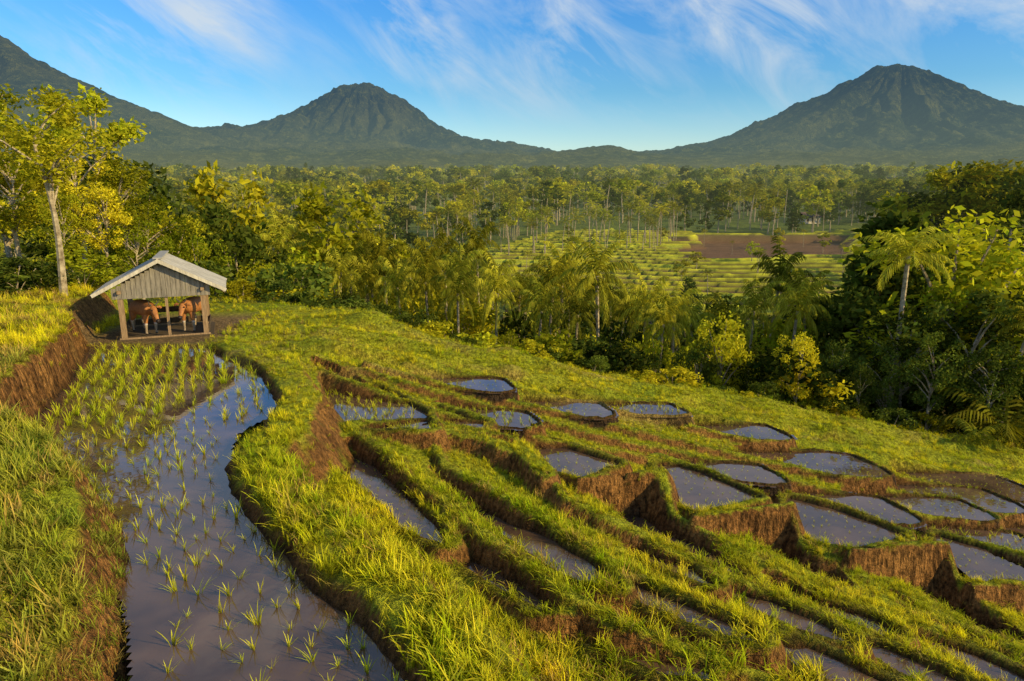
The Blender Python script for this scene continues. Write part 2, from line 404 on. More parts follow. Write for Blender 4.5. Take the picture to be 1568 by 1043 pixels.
# ---------------------------------------------------------------- instancing
def template_coll(name, meshes):
    c = bpy.data.collections.new(name)
    for i, me in enumerate(meshes):
        o = bpy.data.objects.new('%s_%02d' % (name, i), me); c.objects.link(o)
    return c
def scatter(name, pts, rot, scl, ind, coll):
    n = len(pts); me = bpy.data.meshes.new(name)
    me.vertices.add(n); me.vertices.foreach_set('co', np.asarray(pts, np.float32).ravel())
    a = me.attributes.new('rot', 'FLOAT_VECTOR', 'POINT'); a.data.foreach_set('vector', np.asarray(rot, np.float32).ravel())
    a = me.attributes.new('scl', 'FLOAT_VECTOR', 'POINT'); a.data.foreach_set('vector', np.asarray(scl, np.float32).ravel())
    a = me.attributes.new('ind', 'INT', 'POINT'); a.data.foreach_set('value', np.asarray(ind, np.int32).ravel())
    o = link(name, me)
    ng = bpy.data.node_groups.new(name, 'GeometryNodeTree')
    ng.interface.new_socket('Geometry', in_out='INPUT', socket_type='NodeSocketGeometry')
    ng.interface.new_socket('Geometry', in_out='OUTPUT', socket_type='NodeSocketGeometry')
    gi = ng.nodes.new('NodeGroupInput'); go = ng.nodes.new('NodeGroupOutput')
    ip = ng.nodes.new('GeometryNodeInstanceOnPoints'); ci = ng.nodes.new('GeometryNodeCollectionInfo')
    ci.inputs['Collection'].default_value = coll
    ci.inputs['Separate Children'].default_value = True; ci.inputs['Reset Children'].default_value = True
    def na(nm, ty):
        q = ng.nodes.new('GeometryNodeInputNamedAttribute'); q.data_type = ty; q.inputs['Name'].default_value = nm
        return q.outputs['Attribute']
    e = ng.nodes.new('FunctionNodeEulerToRotation')
    L = ng.links.new
    L(na('rot', 'FLOAT_VECTOR'), e.inputs[0]); L(e.outputs[0], ip.inputs['Rotation'])
    L(na('scl', 'FLOAT_VECTOR'), ip.inputs['Scale']); L(na('ind', 'INT'), ip.inputs['Instance Index'])
    ip.inputs['Pick Instance'].default_value = True
    L(gi.outputs[0], ip.inputs['Points']); L(ci.outputs[0], ip.inputs['Instance']); L(ip.outputs[0], go.inputs[0])
    md = o.modifiers.new('scatter', 'NODES'); md.node_group = ng
    return o

def tuft(nb, hmin, hmax, rad, width, spread, seed):
    r = np.random.default_rng(seed); V = []; Fc = []
    for k in range(nb):
        a = r.uniform(0, 2*math.pi); rr = rad*math.sqrt(r.random())
        p = np.array([math.cos(a)*rr, math.sin(a)*rr, -.03]); H_ = r.uniform(hmin, hmax)
        b = r.uniform(0, 2*math.pi); d = np.array([math.cos(b), math.sin(b), 0]); s_ = np.array([-d[1], d[0], 0])
        sp_ = r.uniform(.2, 1)*spread; w = width*r.uniform(.7, 1.2); i0 = len(V)
        for t, ww in ((0, .8), (.4, 1), (.75, .7), (1, .1)):
            c = p+d*(sp_*H_*t**1.8)+np.array([0, 0, H_*(t-.25*sp_*t*t)])
            V += [c-s_*w*ww, c+s_*w*ww]
        for q in range(3): Fc.append((i0+q*2, i0+q*2+1, i0+q*2+3, i0+q*2+2))
    return np.array(V), np.array(Fc)
def tuft_mesh(name, mat, *a):
    V, Fc = tuft(*a); return mk_mesh(name, V, Fc, [mat])
def tset(nm, mat, k):
    return [tuft_mesh('%s%d' % (nm, i), mat, 22, .08, .25, .17, .0068, 1.1, i+k) for i in range(4)] + [tuft_mesh('%st%d' % (nm, i), mat, 14, .2, .44, .09, .006, .7, 20+i+k) for i in range(2)]
grass_c = template_coll('grass_tuft', tset('gt', M_grass, 0)+tset('gb', M_bankg, 30)+tset('gd', M_dry, 60))
rice_c = template_coll('rice_tuft', [tuft_mesh('rt%d' % i, M_rice, 10, .16, .34, .03, .008, .8, 50+i) for i in range(4)])

# grass scatter
PX, PY = [], []
for (y0, y1, x0, x1, dens) in [(3.5, 9, -11, 12, 85), (9, 14, -14, 15, 80), (14, 20, -19, 20, 62), (20, 27, -25, 26, 30), (27, 33, -30, 10, 14)]:
    n = int((y1-y0)*(x1-x0)*dens); PX.append(rng.uniform(x0, x1, n)); PY.append(rng.uniform(y0, y1, n))
gx, gy = np.concatenate(PX), np.concatenate(PY)
gz = sample(Hh, gx, gy); gw = sample(wz, gx, gy); gs = sample(slope, gx, gy)
gn = fbm(gx*1.2, gy*1.2, 33, 3)
bank = gx < np.interp(gy, XL[:, 0], XL[:, 1])+.2
pr = np.clip(1.1-1.1*np.clip(gs-.55, 0, 1.6), .07, 1); pr = np.where(bank&(gy < 12.5), 1, pr); pr = np.where((gy > 20.5)&~bank, 1, pr)
okk = (gz > gw+.08)&(np.abs(gx) < .85*gy+3)&(rng.random(len(gx)) < pr)
okk &= (gn > .24)
okk &= ~((np.abs(gx+12.3) < 2.1)&(gy > 21.6)&(gy < 27.5))
ye = np.interp(gx, YE[:, 0], YE[:, 1]); okk &= gy < ye+3
gx, gy, gz, gn, gs, bank = gx[okk], gy[okk], gz[okk], gn[okk], gs[okk], bank[okk]; n = len(gx)
field = (gy > 20)&~bank
big = (rng.random(n) < np.where(field, .3, np.where(bank, .28, .22)))
ind = np.where(big, rng.integers(4, 6, n), rng.integers(0, 4, n))
dn = fbm(gx*.9, gy*.9, 77, 3)
dry = rng.random(n) < np.where(bank, sm(.42, .7, dn)*.6+.06, np.where(gs > 1.0, .35, sm(.5, .75, dn)*.3+.02))
ind = ind+np.where(dry, 12, np.where(bank&(gy < 16), 6, 0))
s = rng.uniform(.5, 1.0, n)*(.65+.7*gn)
dist = np.hypot(gx, gy)
fall = np.interp(dist, [6, 9, 13, 18, 20, 25], [1.25, 1.05, .72, .42, .6, .65])
s = np.where(bank, s*1.05, s*fall)
s = np.where(field, s*(.5+1.1*fbm(gx*.8, gy*1.6, 99, 2)), s)
s = np.where(gs > .9, s*.7, s)
rot = np.stack([rng.normal(0, .22, n), rng.normal(0, .22, n), rng.uniform(0, 6.28, n)], -1)
wx = np.where(bank, 1.1, 1.2)*np.maximum(s, .5*(.65+.7*gn))
wx = np.where((gy > 14)&~field&~bank, wx*.75, wx)
scatter('grass', np.stack([gx, gy, gz], -1), rot, np.stack([wx, wx, s], -1), ind, grass_c)
print('grass', n)
# rice seedlings
RP = []; RS = []
for k, (z, p) in polys.items():
    x0, y0 = p.min(0); x1, y1 = p.max(0); y0 = max(y0, 3.5)
    sp_ = .34 if k == 'A' else .24
    X, Y = np.meshgrid(np.arange(x0, x1, sp_), np.arange(y0, y1, sp_*1.0)); X = X.ravel(); Y = Y.ravel()
    if k == 'A':
        X2, Y2 = np.meshgrid(np.arange(-18, -3, .38), np.arange(13.8, 22, .14))
        f = Y < 13.8
        X = np.concatenate([X[f], (X2+(Y2-15)*-.42).ravel()]); Y = np.concatenate([Y[f], Y2.ravel()])
    X = X+rng.normal(0, .045, len(X)); Y = Y+rng.normal(0, .055, len(Y))
    if len(X) == 0: continue
    sd = poly_sd(X, Y, p); zz = sample(Hh, X, Y)
    o = (sd < -.06)&(zz < z-.03)&(rng.random(len(X)) < .85)
    if k == 'A': o &= ~((Y > 13.8)&(X > -8.2+.2*(Y-14))&(rng.random(len(X)) < .5))
    X, Y = X[o], Y[o]
    if k == 'A': S = np.where((Y > 13.8)&(X < -8.2+.2*(Y-14)), rng.uniform(.7, 1.3, len(X)), rng.uniform(.45, 1.1, len(X)))
    elif k == 'C': S = rng.uniform(.6, 1.0, len(X))
    elif k[0] == 'L' and (int(k[1:])*7) % 10 < 2: S = rng.uniform(.5, .8, len(X))
    else: S = rng.uniform(.2, .36, len(X))
    RP.append(np.stack([X, Y, np.full(len(X), z-.02)], -1)); RS.append(S)
RP = np.concatenate(RP); RS = np.concatenate(RS); n = len(RP)
scatter('rice_seedlings', RP, np.stack([rng.normal(0, .12, n), rng.normal(0, .12, n), rng.uniform(0, 6.28, n)], -1), np.repeat(RS[:, None], 3, 1), rng.integers(0, 4, n), rice_c)

# ---------------------------------------------------------------- trees
def tube(pts, rads, ns=7):
    V = []; Fc = []
    pts = [np.array(p, float) for p in pts]
    for i, p in enumerate(pts):
        d = pts[min(i+1, len(pts)-1)]-pts[max(i-1, 0)]; d /= np.linalg.norm(d)+1e-9
        a = np.cross(d, [0, 1, .1]); a /= np.linalg.norm(a)+1e-9; b = np.cross(d, a)
        for k in range(ns):
            t = 2*math.pi*k/ns; V.append(p+(a*math.cos(t)+b*math.sin(t))*rads[i])
    for i in range(len(pts)-1):
        for k in range(ns):
            k2 = (k+1) % ns; Fc.append((i*ns+k, i*ns+k2, (i+1)*ns+k2, (i+1)*ns+k))
    return np.array(V), np.array(Fc)
class MB:
    def __init__(s): s.V = []; s.F = []; s.M = []; s.n = 0
    def add(s, V, Fc, m):
        s.V.append(V); s.F.append(Fc+s.n); s.M.append(np.full(len(Fc), m)); s.n += len(V)
    def mesh(s, name, mats): return mk_mesh(name, np.concatenate(s.V), np.concatenate(s.F), mats, np.concatenate(s.M))
def leaf_quads(r, C, n_per, rad, size):
    k = len(C); c = np.repeat(C, n_per, 0); rr = np.repeat(rad, n_per)
    d = r.normal(size=(len(c), 3)); d /= np.linalg.norm(d, axis=1)[:, None]
    p = c+d*(rr*r.random(len(c))**.45)[:, None]*np.array([1, 1, .75])
    a = r.normal(size=(len(c), 3)); a[:, 2] = a[:, 2]*.6-.25; a /= np.linalg.norm(a, axis=1)[:, None]
    b = np.cross(a, r.normal(size=(len(c), 3))); b /= np.linalg.norm(b, axis=1)[:, None]
    s = size*r.uniform(.6, 1.3, len(c))[:, None]
    V = np.stack([p-a*s, p+b*s*.5, p+a*s, p-b*s*.5], 1).reshape(-1, 3)
    return V, np.arange(len(V)).reshape(-1, 4)
def broadleaf(name, seed, leaf, H=10, crown_z0=3.5, rad=3.0, nclump=46, per=90, csize=.95, lsize=.15, shape='round', trunk_r=.2, limbs=True):
    r = np.random.default_rng(seed); mb = MB(); Cs = []
    for i in range(nclump):
        t = r.random()
        if shape == 'cone': rr = rad*(1-t)**.8+.2
        elif shape == 'flat': t = .55+.45*t; rr = rad*(1-abs(t-.72)*1.6)
        else: rr = rad*math.sqrt(max(0, 1-(2*t-1)**2))*(.75+.5*r.random())
        a = r.uniform(0, 6.283); q = math.sqrt(r.uniform(.25, 1)); lob = 1+.25*math.sin(a*3+seed)
        Cs.append([math.cos(a)*rr*q*lob, math.sin(a)*rr*q*lob, crown_z0+.3+(H-crown_z0-.6)*t])
    Cs = np.array(Cs)
    if trunk_r > 0:
        top = H*.8 if shape == 'cone' else crown_z0+(H-crown_z0)*.45
        pts = [(.25*math.sin(t*3+seed)*t, .25*math.cos(t*4+seed)*t, -0.5+(top+.5)*t) for t in np.linspace(0, 1, 8)]
        V, Fc = tube(pts, np.linspace(trunk_r, trunk_r*.3, 8)); mb.add(V, Fc, 0)
        for c in (Cs[::3] if limbs else []):
            z0 = min(max(crown_z0*.8, c[2]-1.8), top); t = (z0+.5)/(top+.5)
            p0 = np.array([.25*math.sin(t*3+seed)*t, .25*math.cos(t*4+seed)*t, z0]); mid = (p0+c)/2+np.array([0, 0, .2])
            V, Fc = tube([p0, mid, c], [trunk_r*.4, trunk_r*.25, .02], 5); mb.add(V, Fc, 0)
    V, Fc = leaf_quads(r, Cs, per, csize*r.uniform(.6, 1.2, len(Cs)), lsize); mb.add(V, Fc, 1)
    return mb.mesh(name, [M_bark, leaf])
def palm(name, seed, H=9, nf=20, FL=1.9, trunk=True, ns=18, lw_=.032):
    r = np.random.default_rng(seed); mb = MB()
    lean = r.uniform(-.8, .8, 2)
    if trunk:
        pts = [(lean[0]*t*t, lean[1]*t*t, -.5+(H+.3)*t) for t in np.linspace(0, 1, 9)]
        V, Fc = tube(pts, np.array([.17, .12, .105, .1, .095, .09, .085, .085, .08]), 6); mb.add(V, Fc, 0)
        top = np.array([lean[0], lean[1], H-.2])
    else: top = np.array([0, 0, .2])
    for k in range(nf):
        az = k*2.4+r.uniform(-.2, .2); el = R(82-105*(k/nf)+r.uniform(-8, 8)) if trunk else R(r.uniform(30, 80))
        d = np.array([math.cos(az), math.sin(az), 0]); L = FL*r.uniform(.85, 1.1); e = el
        side = np.array([-d[1], d[0], 0]); prev = top.copy(); V = []; Fc = []
        for i in range(ns):
            t = i/ns; e2 = e-1.5*t**1.5; stp = L/ns
            dr = d*math.cos(e2)+np.array([0, 0, math.sin(e2)]); q = prev+dr*stp
            i0 = len(V); w = .03*(1-t)+.008
            V += [prev-side*w, prev+side*w, q+side*w, q-side*w]; Fc.append((i0, i0+1, i0+2, i0+3))
            ll = L*.24*math.sin(math.pi*min(1, .12+.86*t))**.7
            for sg in (-1, 1):
                if t < .1: continue
                ld = side*sg*.6+dr*.6+np.array([0, 0, -.4-.4*r.random()]); ld /= np.linalg.norm(ld); lw = dr*lw_
                i0 = len(V); b_ = q; m_ = q+ld*ll*.5+np.array([0, 0, .03]); t_ = q+ld*ll+np.array([0, 0, -.10*ll])
                V += [b_-lw*.6, b_+lw*.6, m_+lw, m_-lw, t_+lw*.2, t_-lw*.2]
                Fc += [(i0, i0+1, i0+2, i0+3), (i0+3, i0+2, i0+4, i0+5)]
            prev = q
        mb.add(np.array(V), np.array(Fc), 1)
    if trunk:
        for k in range(5):
            a = k*1.26; c = top+np.array([math.cos(a)*.17, math.sin(a)*.17, -.2])
            V, Fc = tube([c+np.array([0,0,.12]), c+np.array([0,0,.06]), c, c-np.array([0,0,.08]), c-np.array([0,0,.12])], [.02, .08, .1, .07, .01], 6); mb.add(V, Fc, 1)
    return mb.mesh(name, [M_bark, M_palm])

T = {}
T['palm'] = [palm('palm%d' % i, 100+i) for i in range(5)]
T['bl'] = [broadleaf('bl%d' % i, 200+i, M_leafA) for i in range(3)]
T['bd'] = [broadleaf('bd%d' % i, 230+i, M_leafB) for i in range(3)]
T['cone'] = [broadleaf('cone%d' % i, 260+i, M_leafB, H=10, crown_z0=1.2, rad=2.1, nclump=60, shape='cone', csize=.75) for i in range(2)]
T['flat'] = [broadleaf('flat%d' % i, 270+i, M_leafA, H=10, crown_z0=4.5, rad=2.6, nclump=26, per=80, csize=.75, shape='flat', trunk_r=.16) for i in range(2)]
T['tall'] = [broadleaf('tall%d' % i, 280+i, M_leafA, H=10, crown_z0=5.6, rad=2.0, nclump=26, per=90, csize=.75, lsize=.12, trunk_r=.17) for i in range(2)]
T['bush'] = [broadleaf('bush%d' % i, 300+i, [M_leafA, M_leafB][i % 2], H=2.6, crown_z0=-.3, rad=1.5, nclump=26, per=80, csize=.5, lsize=.11, trunk_r=.06) for i in range(4)]
T['young'] = [palm('ypalm', 400, nf=12, FL=2.0, trunk=False)]
hts = {'palm': 9.6, 'bl': 10.2, 'bd': 10.2, 'cone': 10.2, 'flat': 10.2, 'tall': 10.2, 'bush': 2.8, 'young': 2.0}
names = {'palm': 'coconut_palm', 'bl': 'broadleaf_tree', 'bd': 'dark_broadleaf_tree', 'cone': 'conical_tree', 'flat': 'umbrella_tree', 'tall': 'slender_tree', 'bush': 'bush', 'young': 'young_palm'}
def tree(kind, u, vtop, y, wid=1.0):
    x = X_at(u, vtop, y); zt = CAMZ+tan_el(vtop)*y; zb = float(sample(Hh, x, y))-.1
    s = max((zt-zb)/hts[kind], .25); me = T[kind][rng.integers(len(T[kind]))]
    sw = wid*(s if kind != 'palm' else 1.0)
    link(names[kind], me, (x, y, zb), (0, 0, rng.uniform(0, 6.28)), (sw, sw, s))
trees = [
 ('tall',50,125,24.5,1.2),('bl',-60,110,31,1.0),('bl',0,190,29,1.0),('bl',105,205,32,1.1),('flat',130,130,36,1.0),('bl',175,240,31,1.0),('bl',-20,150,38,1),('bl',150,280,29,.9),
 ('bl',220,290,35,1.0),('bd',150,225,42,1),('bl',85,290,27.5,.9),('bl',205,330,30,1.1),('bush',10,385,24,1.6),('bush',120,375,27,1.5),('bush',-40,380,24,1.6),('bush',160,400,29,1.5),('bush',60,395,25.5,1.4),
 ('bd',285,275,44,.8),('bl',255,320,38,.8),('flat',335,255,50,.8),('palm',320,330,44,1.0),('bd',360,340,42,.8),('bl',300,360,36,.8),
 ('flat',510,285,50,.9),('bl',455,385,40,.8),('palm',410,350,46,1.1),('palm',445,350,52,1.1),('bl',390,400,37,.7),('palm',375,365,50,1.1),('palm',480,360,50,1.1),
 ('palm',560,368,48,1.0),('palm',598,372,44,1.0),('palm',640,378,42,1.0),('palm',682,366,44,1.0),('palm',715,392,39,.9),('palm',735,345,46,1.0),('palm',755,415,36,.8),('palm',620,405,38,.8),('palm',570,400,40,.9),('palm',660,395,37,.8),
 ('palm',832,402,40,1.0),('palm',862,388,45,1.1),('palm',925,385,36,1.2),('palm',900,425,44,1.0),('palm',985,440,37,.9),('palm',1040,450,36,1.0),('palm',1180,392,40,1.1),('palm',1250,425,38,1.0),('palm',1395,362,30,1.2),('palm',1215,440,35,.9),('palm',1120,470,44,1.0),
 ('palm',1330,400,38,1.0),('palm',1560,470,28,1.0),('palm',530,385,42,.9),('palm',505,395,38,.8),('palm',700,420,35,.8),('palm',815,440,36,.8),('palm',880,455,34,.8),('palm',955,460,40,.9),('palm',1010,470,34,.8),('palm',1075,465,42,1.0),('palm',1150,445,36,.9),
 ('bl',1112,478,31,.7),('bl',1228,510,28,.75),('cone',1370,300,37,1.1),('bl',1482,325,33,1.1),('bl',1545,375,31,.9),('bd',1440,505,27.5,.8),('bd',1340,430,34,.9),('bd',1300,450,38,.8),
 ('bd',1500,440,29,1.1),('bd',1420,390,36,1),('bd',1560,440,30,1.1),('bd',1440,345,38,1),('bd',1530,520,26.8,.8),('bd',1400,470,30,.9),
 ('bd',1560,285,60,1),('flat',1440,252,90,1.2),('flat',1530,238,84,1.2),('bd',1490,250,88,1),('bd',1600,250,80,1),
 ('bd',530,440,33,.6),('bl',470,430,35,.7),('bd',420,420,36,.7),('bl',590,470,32,.6),('bd',820,510,31,.6),('bd',1000,540,30,.6),('bd',690,490,31,.6),('bl',900,510,31,.6),('bd',1070,510,31,.6),('bd',1160,525,31,.7),('bd',1290,520,29.5,.7),('bd',1370,520,29,.7),
 ('bl',960,520,29,.6),('bl',780,505,30,.5),('bl',1010,500,34,.6),('bl',550,470,32,.5),('bl',1200,480,36,.6),('bd',1320,560,28,.6),('bd',790,470,38,.7),('bd',650,470,34,.6),('bd',940,490,38,.7),('bd',1100,500,40,.7),
 ('young',1505,625,24.5,.8),('young',1555,560,26,1.0),
]
for t in trees: tree(*t)
for i in range(22):
    u = rng.uniform(500, 960); tree('palm', u, rng.uniform(400, 445)+20*(u > 760)*rng.random(), rng.uniform(42, 62), rng.uniform(.9, 1.15))
for i in range(14):
    u = rng.uniform(520, 1300); tree('bd' if i % 2 else 'bl', u, rng.uniform(430, 475)+20*(u > 980), rng.uniform(38, 60), rng.uniform(.7, .9))
for i in range(64):
    u = 370+1230*i/64+rng.uniform(-10, 10); x0 = (u-784)/F*27
    y = float(np.interp(x0, YE[:, 0], YE[:, 1]))+rng.uniform(1.3, 4.0); ev = np.interp(u, [370, 520, 700, 900, 1100, 1300, 1568], [448, 478, 525, 565, 600, 640, 680])
    tree('bush', u, ev-rng.uniform(2, 38), y, rng.uniform(1.0, 1.5))

# forest (near half uses the full trees, far half lighter ones)
near_t = T['palm']+T['bl']+T['bd']+T['cone']+T['flat']
far_t = [palm('fpalm%d' % i, 500+i, nf=15, ns=8, FL=2.2, lw_=.07) for i in range(5)] + \
        [broadleaf('fbl%d' % i, 520+i, M_leafA, nclump=24, per=22, lsize=.42, limbs=False) for i in range(3)] + \
        [broadleaf('fbd%d' % i, 540+i, M_leafB, nclump=24, per=22, lsize=.42, limbs=False) for i in range(3)] + \
        [broadleaf('fco%d' % i, 560+i, M_leafB, crown_z0=1.2, rad=2.1, nclump=24, per=22, lsize=.4, shape='cone', csize=.8, limbs=False) for i in range(2)] + \
        [broadleaf('ffl%d' % i, 580+i, M_leafA, crown_z0=4.5, rad=2.8, nclump=16, per=22, lsize=.38, shape='flat', limbs=False) for i in range(2)]
fcN = template_coll('forest_tree', near_t); fcF = template_coll('far_forest_tree', far_t)
PT = []; SC = []; ID = []
def addt(x, y, s, ind):
    PT.append(np.stack([x, y, sample(Hh, x, y)-.2], -1)); SC.append(s); ID.append(ind)
def zone(n, y0, y1, pp, smin, smax, thr=0.0):
    y = np.sqrt(rng.uniform(y0*y0, y1*y1, n)); x = rng.uniform(-1.0, 1.0, n)*(y*.85+8)
    o = ~field_mask(x, y); cl = fbm(x/30, y/30, 11, 2); o &= cl > thr
    r = x/y
    o &= ~((y > 48)&(y < 92)&(r > -.04)&(r < .5)&(rng.random(n) < .88))
    x, y = x[o], y[o]; n = len(x); r = x/y
    ip = rng.random(n) < pp*(.4+1.2*fbm(x/40, y/40, 14, 2))
    ind = np.where(ip, rng.integers(0, 5, n), rng.integers(5, 15, n))
    s = rng.uniform(smin, smax, n)
    s = np.where((r > -.05)&(r < .55)&(y < 92), s*.7, s)
    addt(x, y, s, ind)
zone(480, 48, 110, .6, .6, .95)
zone(900, 110, 225, .5, .7, 1.2, .3)
zone(1900, 222, 500, .4, .9, 1.7, .38)
zone(2500, 500, 1250, .15, 1.3, 2.3, .35)
y = rng.uniform(175, 222, 50); x = y*rng.uniform(-.02, .24, 50); addt(x, y, rng.uniform(.8, 1.2, 50), rng.integers(0, 5, 50))
y = rng.uniform(95, 210, 30); x = y*rng.uniform(.0, .54, 30); addt(x, y, rng.uniform(.35, .6, 30), rng.integers(0, 8, 30))
PT = np.concatenate(PT); SC = np.concatenate(SC); ID = np.concatenate(ID)
for nm, sel, cc in (('midground_forest', PT[:, 1] < 110, fcN), ('distant_forest', PT[:, 1] >= 110, fcF)):
    p_, s_, i_ = PT[sel], SC[sel], ID[sel]; n = len(p_)
    scatter(nm, p_, np.stack([0*s_, 0*s_, rng.uniform(0, 6.28, n)], -1), np.stack([s_*1.15, s_*1.15, s_], -1), i_, cc)

n = 900; y = np.sqrt(rng.uniform(27**2, 90**2, n)); x = rng.uniform(-1, 1, n)*(y*.85+4)
o = (y > np.interp(x, YE[:, 0], YE[:, 1])+3); x, y = x[o], y[o]; n = len(x)
s = rng.uniform(.8, 1.7, n)
scatter('ravine_undergrowth', np.stack([x, y, sample(Hh, x, y)-.1], -1), np.stack([0*s, 0*s, rng.uniform(0, 6.28, n)], -1), np.repeat(s[:, None], 3, 1), rng.integers(0, 4, n), template_coll('undergrowth', T['bush']))

# ---------------------------------------------------------------- mountains
m, nt = new_mat('mountain_forest'); g = N(nt, 'ShaderNodeNewGeometry')
nz = noise(nt, g.outputs['Position'], .03, 5, .75); nl = noise(nt, g.outputs['Position'], .0025, 2, .5)
c_ = ramp(nt, nz, [(.35, (.006, .014, .008)), (.5, (.025, .042, .015)), (.65, (.17, .16, .03))])
c_ = mix(nt, ramp(nt, nl, [(.42, 0.0), (.65, .5)]), c_, (.20, .18, .05))
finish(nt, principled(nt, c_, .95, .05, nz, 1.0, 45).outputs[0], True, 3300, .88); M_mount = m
def mountain(name, D, upk, prof_l, prof_r, seed):
    cx = X_at(upk, 130, D); cy = D
    def prof(pr): return np.array([(abs(X_at(u, v, D)-cx), CAMZ+tan_el(v)*D) for (u, v) in pr])
    pl, prr = prof(prof_l), prof(prof_r)
    na, nr = 720, 240
    th = np.linspace(0, 2*math.pi, na+1); rr = np.linspace(0, 1, nr)**1.15*D*.62
    TH, RR = np.meshgrid(th, rr)
    def pv(p, r):
        last = p[-1]; e = np.interp(r, p[:, 0], p[:, 1])
        return np.where(r > last[0], last[1]*np.exp(-(r-last[0])/(D*.16))-(r-last[0])*.02, e)
    w = .5+.5*np.cos(TH); w = w*w*(3-2*w)
    Hm = pv(prr, RR)*w+pv(pl, RR)*(1-w)
    X = cx+RR*np.cos(TH); Y = cy+RR*np.sin(TH)
    wr = fbm(X/400, Y/400, seed+5, 4)
    gl = np.abs(2*vn(np.cos(TH)*5+wr*5+RR/900, np.sin(TH)*5+wr*5, seed)-1)
    gl2 = np.abs(2*vn(np.cos(TH)*11+wr*9, np.sin(TH)*11+RR/400, seed+2)-1)
    front = np.abs(np.sin(TH))
    amp = sm(0, D*.14, RR)*(.15+.85*front)
    Hm = Hm*(1-.26*amp*(1-gl)-.09*amp*(1-gl2))*(1-.12*front*sm(0, D*.3, RR))
    Hm = Hm+(fbm(X/60, Y/60, seed+9, 4)-.5)*D*.010+(fbm(X/14, Y/14, seed+9, 2)-.5)*D*.004
    Hm = Hm-sm(.8, 1, RR/rr[-1])*200
    V = np.stack([X, Y, Hm], -1).reshape(-1, 3)
    return link(name, mk_mesh(name, V, grid_faces(nr, na+1), [M_mount], smooth=True))
mountain('mountain', 3600, 562, [(562,129),(530,131),(500,142),(450,172),(400,188),(310,197),(200,225),(60,262)],
         [(562,129),(585,132),(620,154),(660,182),(700,203),(800,220),(860,233),(960,246),(1100,262)], 3)
mountain('mountain', 3000, 1372, [(1372,99),(1340,102),(1290,126),(1240,149),(1200,167),(1130,200),(1070,219),(1000,230),(860,250),(700,265)],
         [(1372,99),(1400,102),(1440,116),(1500,141),(1568,164),(1700,200),(1900,240)], 17)
mountain('mountain', 2600, -150, [(-150,-20),(-300,40),(-600,200)],
         [(-150,-20),(-80,8),(0,50),(60,90),(130,125),(220,164),(300,196),(400,238),(520,262),(640,280)], 29)
na, nr = 900, 220
az = np.linspace(R(-50), R(50), na); r_ = np.linspace(700, 3100, nr)
AZ, RR = np.meshgrid(az, r_); X = RR*np.sin(AZ); Y = RR*np.cos(AZ)
z0 = sample(Hh, X, Y)
rid = 1-np.abs(2*fbm(X/520, Y/520, 51, 4)-1)
Z = z0+sm(750, 1300, RR)*(rid-.62)*60*sm(700, 2300, RR)+(fbm(X/25, Y/25, 55, 3)-.5)*sm(720, 900, RR)*14-8*(1-sm(700, 760, RR))
Z = np.where(RR > 770, np.maximum(Z, z0+3+6*fbm(X/30, Y/30, 57, 3)), Z)
Z = Z+sm(1700, 2600, RR)*18
link('foothills', mk_mesh('foothills', np.stack([X, Y, Z], -1).reshape(-1, 3), grid_faces(nr, na), [M_mount], smooth=True))

# ---------------------------------------------------------------- hut
def box(mb, c, s, mi=0, rot=None):
    v = np.array([(x, y, z) for x in (-.5, .5) for y in (-.5, .5) for z in (-.5, .5)])*np.array(s)
    if rot is not None: v = v@np.array(Euler(rot).to_matrix()).T
    mb.add(v+np.array(c), np.array([(0,1,3,2),(4,6,7,5),(0,4,5,1),(2,3,7,6),(0,2,6,4),(1,5,7,3)]), mi)
def wood(name, a, b_, sc=(30, 30, 3)):
    m, nt = new_mat(name); tc = N(nt, 'ShaderNodeTexCoord'); mp = N(nt, 'ShaderNodeMapping'); mp.inputs['Scale'].default_value = sc
    nt.links.new(tc.outputs['Object'], mp.inputs[0]); nz = noise(nt, mp.outputs[0], 1, 5, .65)
    finish(nt, principled(nt, ramp(nt, nz, [(.3, a), (.7, b_)]), .8, .2, nz, .4, .02).outputs[0], False); return m
M_wood = wood('weathered_wood', (.18, .11, .06), (.42, .28, .16)); M_pale = wood('pale_boards', (.40, .34, .27), (.70, .62, .50), (12, 12, 2))
M_gab = wood('gable_boards_weathered', (.14, .12, .10), (.34, .29, .23), (14, 14, 2))
M_roof = wood('grey_corrugated_sheet', (.22, .20, .18), (.48, .45, .42), (3, 25, 3)); M_dark = wood('dark_boards', (.05, .035, .02), (.13, .09, .05))
HR = R(22); HS = .92
hx, hy = -12.1, 23.6
hut = link('wooden_cattle_hut', None, (hx, hy, float(sample(Hh, hx, hy-1))), (0, 0, HR), (HS, HS, HS))
W, Dp, PH = 1.35, 1.15, 1.62
mb = MB()
for x in (-W, W):
    for y in (-Dp, Dp): box(mb, (x, y, PH/2-.1), (.17, .17, PH+.2))
box(mb, (.12, -Dp, PH/2-.1), (.09, .09, PH+.2))
for y in (-Dp, Dp): box(mb, (0, y, PH+.05), (2*W+.5, .12, .12))
for x in (-W, W): box(mb, (x, 0, PH+.17), (.11, 2*Dp+.5, .11))
link('posts_and_beams', mb.mesh('posts', [M_wood]), parent=hut)
RH = 1.10; ov = 2.08; ang = math.atan2(RH, ov); RL = 2*Dp+.7
V = []; Fc = []          # corrugated sheets, waves run down the slope
nc = 90
